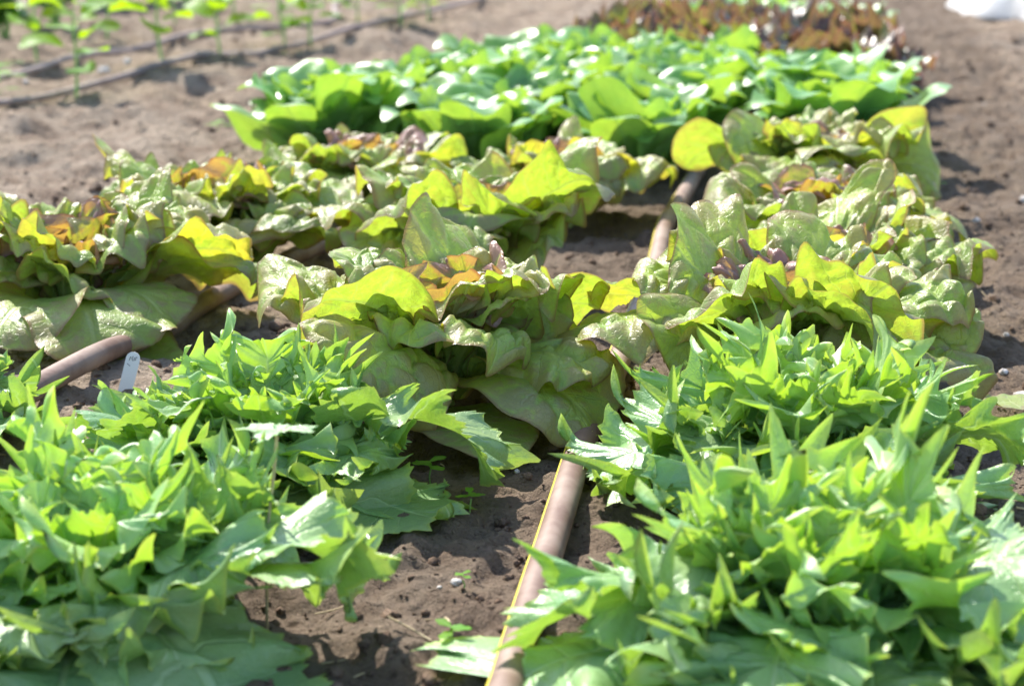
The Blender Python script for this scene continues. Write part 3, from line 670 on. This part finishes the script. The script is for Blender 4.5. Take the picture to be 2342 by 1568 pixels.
# dark leafy bushes at the far left
libS = library(M['bush'], 6, lambda f, r: dict(L=lerp(0.09, 0.06, f), W=0.28, q=0.2, th0=lerp(40, 70, f), th1=lerp(-50, 0, f), cup=1.2, ruf=0.002, nr=8, nt_=30))
def bush(p, h, label, k):
    rr = random.Random(k + 50)
    root = thing('leafy_bush', label, 'bush', (p.x, p.y, gz(p.x, p.y)), 0, 'dark leafy bushes beyond the seedlings')
    for s in range(5):
        a = rr.uniform(0, 6.28); tip = Vector((math.cos(a) * h * .45, math.sin(a) * h * .45, h * rr.uniform(.7, 1.0)))
        V, F = tube(spline([Vector((0, 0, -.01)), tip * 0.5 + Vector((0, 0, h * .1)), tip], 4), [0.005 * (1 - .07 * i) for i in range(9)], 6)
        st = link('stem', mesh_from('stem', V, F, M['stem']), root)
        for j in range(18):
            t = rr.uniform(0.06, 1.02); q = tip * t + Vector((0, 0, h * .1 * (1 - t)))
            o = link('leaf', rr.choice(libS), st, q, rr.uniform(0, 6.28), rr.uniform(0.7, 1.3)); o.rotation_euler[0] = rr.uniform(-.4, .4); o.rotation_euler[1] = rr.uniform(-.4, .4)
for k, (x, y, h, d) in enumerate([(15, 88, .22, 'dark green leafy bush in the top left corner, nearest one'), (125, 62, .20, 'dark green leafy bush right of the corner bush'), (-80, 75, .22, 'dark green leafy bush cut by the left edge of the view'), (345, 14, .16, 'dark green leafy bush farther right along the top edge'), (240, 26, .16, 'dark green leafy bush in the middle of the top left row')]):
    bush(at(x, y), h, d, k)

# ------------------------------------------------------------------ white plant label
def plant_label():
    p = at(283, 935); root = thing('plant_label', 'white plastic plant label with faint handwriting, stuck in the soil by the left hose', 'plant label', (p.x, p.y, gz(p.x, p.y)))
    w_, h_, th = 0.0062, 0.043, 0.0007; O = [(-w_ * .3, -0.02), (w_ * .3, -0.02), (w_, 0.0)]
    for k in range(13):
        a = math.pi * k / 12; O.append((w_ * math.cos(a), h_ - w_ + w_ * math.sin(a)))
    O.append((-w_, 0.0)); n = len(O)
    V = [(x, -th, z) for x, z in O] + [(x, th, z) for x, z in O]
    me = bpy.data.meshes.new('blade'); F = [list(range(n)), list(range(2 * n - 1, n - 1, -1))] + [[i, i + n, (i + 1) % n + n, (i + 1) % n] for i in range(n)]
    me.from_pydata(V, [], F); me.materials.append(M['plastic']); link('blade', me, root)
    Vs, Fs, off = [], [], 0
    strokes = [[(-.0030, .0345), (-.0024, .0385), (-.0014, .0360), (-.0004, .0392), (0, .0350)], [(.0012, .0352), (.0014, .0385)], [(.0024, .0360), (.0026, .0392), (.0038, .0388)], [(-.004, .0318), (-.001, .0300)]]
    for s in strokes:
        Vt, Ft = tube([Vector((x, -th - 0.0001, z)) for x, z in s], 0.00028, 6); Vs.append(np.array(Vt)); Fs.append(np.array(Ft) + off); off += len(Vt)
    link('handwriting', mesh_from('handwriting', np.concatenate(Vs), np.concatenate(Fs), M['ink']), root)
    root.rotation_euler = (R(-12), R(14), R(8))
plant_label()

# ------------------------------------------------------------------ white sack lying on the path
def sack():
    p = at(2475, 40); n = 90
    u = np.linspace(-1, 1, n); U, Vv = np.meshgrid(u, u)
    r = 1 + 0.12 * np.sin(3 * np.arctan2(Vv, U) + 1) + 0.06 * np.sin(7 * np.arctan2(Vv, U))
    m = np.maximum(np.abs(U), np.abs(Vv)); k = (m / (np.sqrt(U ** 2 + Vv ** 2) + 1e-6)) ** 0.6
    X = U * k * r * 0.30; Y = Vv * k * r * 0.42
    e = np.clip((1 - m) * 3, 0, 1); e = e * (2 - e)
    H = e * (0.075 + 0.035 * fbm(X * 7, Y * 7 + 3, 3)) + 0.03 * (1 - np.abs(fbm(X * 9 + 2, Y * 9, 2))) * e + 0.006
    top = np.stack([X, Y, H], -1).reshape(-1, 3); bot = np.stack([X, Y, np.full_like(X, -0.002)], -1).reshape(-1, 3)
    I = np.arange(n * n).reshape(n, n); F = np.stack([I[:-1, :-1], I[:-1, 1:], I[1:, 1:], I[1:, :-1]], -1).reshape(-1, 4)
    Fb = F[:, ::-1] + n * n; ring = np.concatenate([I[0, :], I[1:, -1], I[-1, -2::-1], I[-2::-1, 0]])
    S = np.array([(ring[i], ring[i] + n * n, ring[i + 1] + n * n, ring[i + 1]) for i in range(len(ring) - 1)])
    o = link('white_sack', mesh_from('white_sack', np.concatenate([top, bot]), np.concatenate([F, Fb, S]), M['sack']), None, (p.x, p.y, gz(p.x, p.y)), R(25))
    tag(o, 'crumpled white sack lying on the bare path at the top right corner', 'sack')
    V, F = blob(0.05, 91, 2, 0.4); V = V * np.array([1.5, 1, .45])
    q = at(2235, 18); tag(link('paper_scrap', mesh_from('paper_scrap', V, F, M['sack']), None, (q.x, q.y, gz(q.x, q.y) + .012)), 'small crumpled white scrap left of the sack', 'scrap')
sack()

# ------------------------------------------------------------------ stones, weeds, dead stem
stones = [(1045, 1318, .0042, 'white pebble on bare soil left of the striped hose'), (1183, 1100, .0020, 'tiny pale pebble below the reddish leaf'), (1005, 1340, .0018, 'tiny grey pebble beside the white pebble'),
          (2293, 883, .0042, 'pale pebble on the right path beside the wilted leaf'), (2338, 930, .009, 'round grey stone at the right edge'), (2300, 770, .0035, 'small pale stone at the right edge above the straw'),
          (292, 168, .009, 'whitish pebble between the two thin drip lines'), (240, 198, .011, 'pale oblong stone left of the front seedling pebbles'), (60, 212, .007, 'pale pebble at left between the thin drip lines'),
          (2255, 240, .007, 'bluish white stone on the far right path'), (2340, 500, .006, 'white chip on the right path near the edge'), (2230, 540, .005, 'dull chip beside the right column')]
for k, (x, y, r, d) in enumerate(stones):
    V, F = blob(r, 300 + k, 2, 0.35); p = at(x, y)
    z = float(ground_h(np.array([p.x]), np.array([p.y]))[0])
    tag(link('pebble', mesh_from('pebble', V, F, M['stone']), None, (p.x, p.y, z + r * 0.35)), d, 'pebble', 'pebbles on the soil')
def weed(x, y, s, label, k):
    rr = random.Random(k); p = at(x, y); z = float(ground_h(np.array([p.x]), np.array([p.y]))[0])
    root = thing('weed_sprout', label, 'weed', (p.x, p.y, z), rr.uniform(0, 6), 'tiny weeds sprouting on the bare soil')
    V, F = tube([Vector((0, 0, -.003)), Vector((0.001, 0, s * .5)), Vector((0, 0.001, s))], 0.0006, 6); link('stem', mesh_from('stem', V, F, M['stem']), root)
    for i in range(4):
        V, F, a, u = pepper_leafgeo(s * 1.2, 30, -20, 0.3); V = place(V, i * 92 + rr.uniform(-20, 20)) + np.array([0, 0, s * (0.75 if i % 2 else 1.0) - .004])
        link('leaf', mesh_from('leaf', V, F, M['seedling'], True, a, u), root)
for k, (x, y, s, d) in enumerate([(1075, 1195, .010, 'tiny weed sprout on bare soil under the horned leaf'), (1060, 1345, .006, 'tiny weed sprout beside the white pebble'), (1030, 1485, .012, 'flat weed sprout near the bottom of the bare strip'),
                                  (500, 318, .022, 'small weed alone on the bare ground on the left'), (2140, 445, .014, 'small weed on the right path'), (985, 1115, .014, 'small weed sprout beside the dark frilly leaf'), (1115, 160, .02, 'small weed at the top of the bare ground')]): weed(x, y, s, d, k)
def dead_stem():
    p = at(610, 1420); V, F = tube(spline([Vector((0, 0, 0)), Vector((0.001, .003, .06)), Vector((0.006, .006, .105)), Vector((0.008, .008, .128))], 6), 0.0011, 8)
    root = thing('weed_stalk', 'thin brown weed stalk with small toothed leaves rising from the lower left lettuce', 'weed', (p.x, p.y, gz(p.x, p.y)))
    link('stem', mesh_from('stem', V, F, M['straw']), root)
    for i, (a_, L) in enumerate(((170, .030), (20, .028), (250, .024), (100, .02))):
        V, F, a, u = leaf_geo(ns(), '', L=L, W=0.3, q=0.2, th0=35, th1=-60, cup=0.6, ruf=0.003, nr=10, nt_=70, horns=11, hornh=0.08)
        V = place(V, a_) + np.array([.008, .008, .122]); link('leaf', mesh_from('leaf', V, F, M['frisee'], True, a, u), root)
dead_stem()
def fallen(x, y, az, label, mat, L=.06, W=.45):
    p = at(x, y); V, F, a, u = leaf_geo(ns(), '', L=L, W=W, q=0.3, th0=25, th1=-25, cup=1.5, ruf=0.004, nr=24, nt_=80, blis=.0015, cell=.01, small=.01)
    V = place(V, az); tag(link('fallen_leaf', mesh_from('fallen_leaf', V, F, mat, True, a, u), None, (p.x, p.y, gz(p.x, p.y) + .003)), label, 'leaf')
fallen(2235, 955, 10, 'wilted brownish green leaf lying on the right path', M['red'])
print('done building', len(bpy.data.objects))
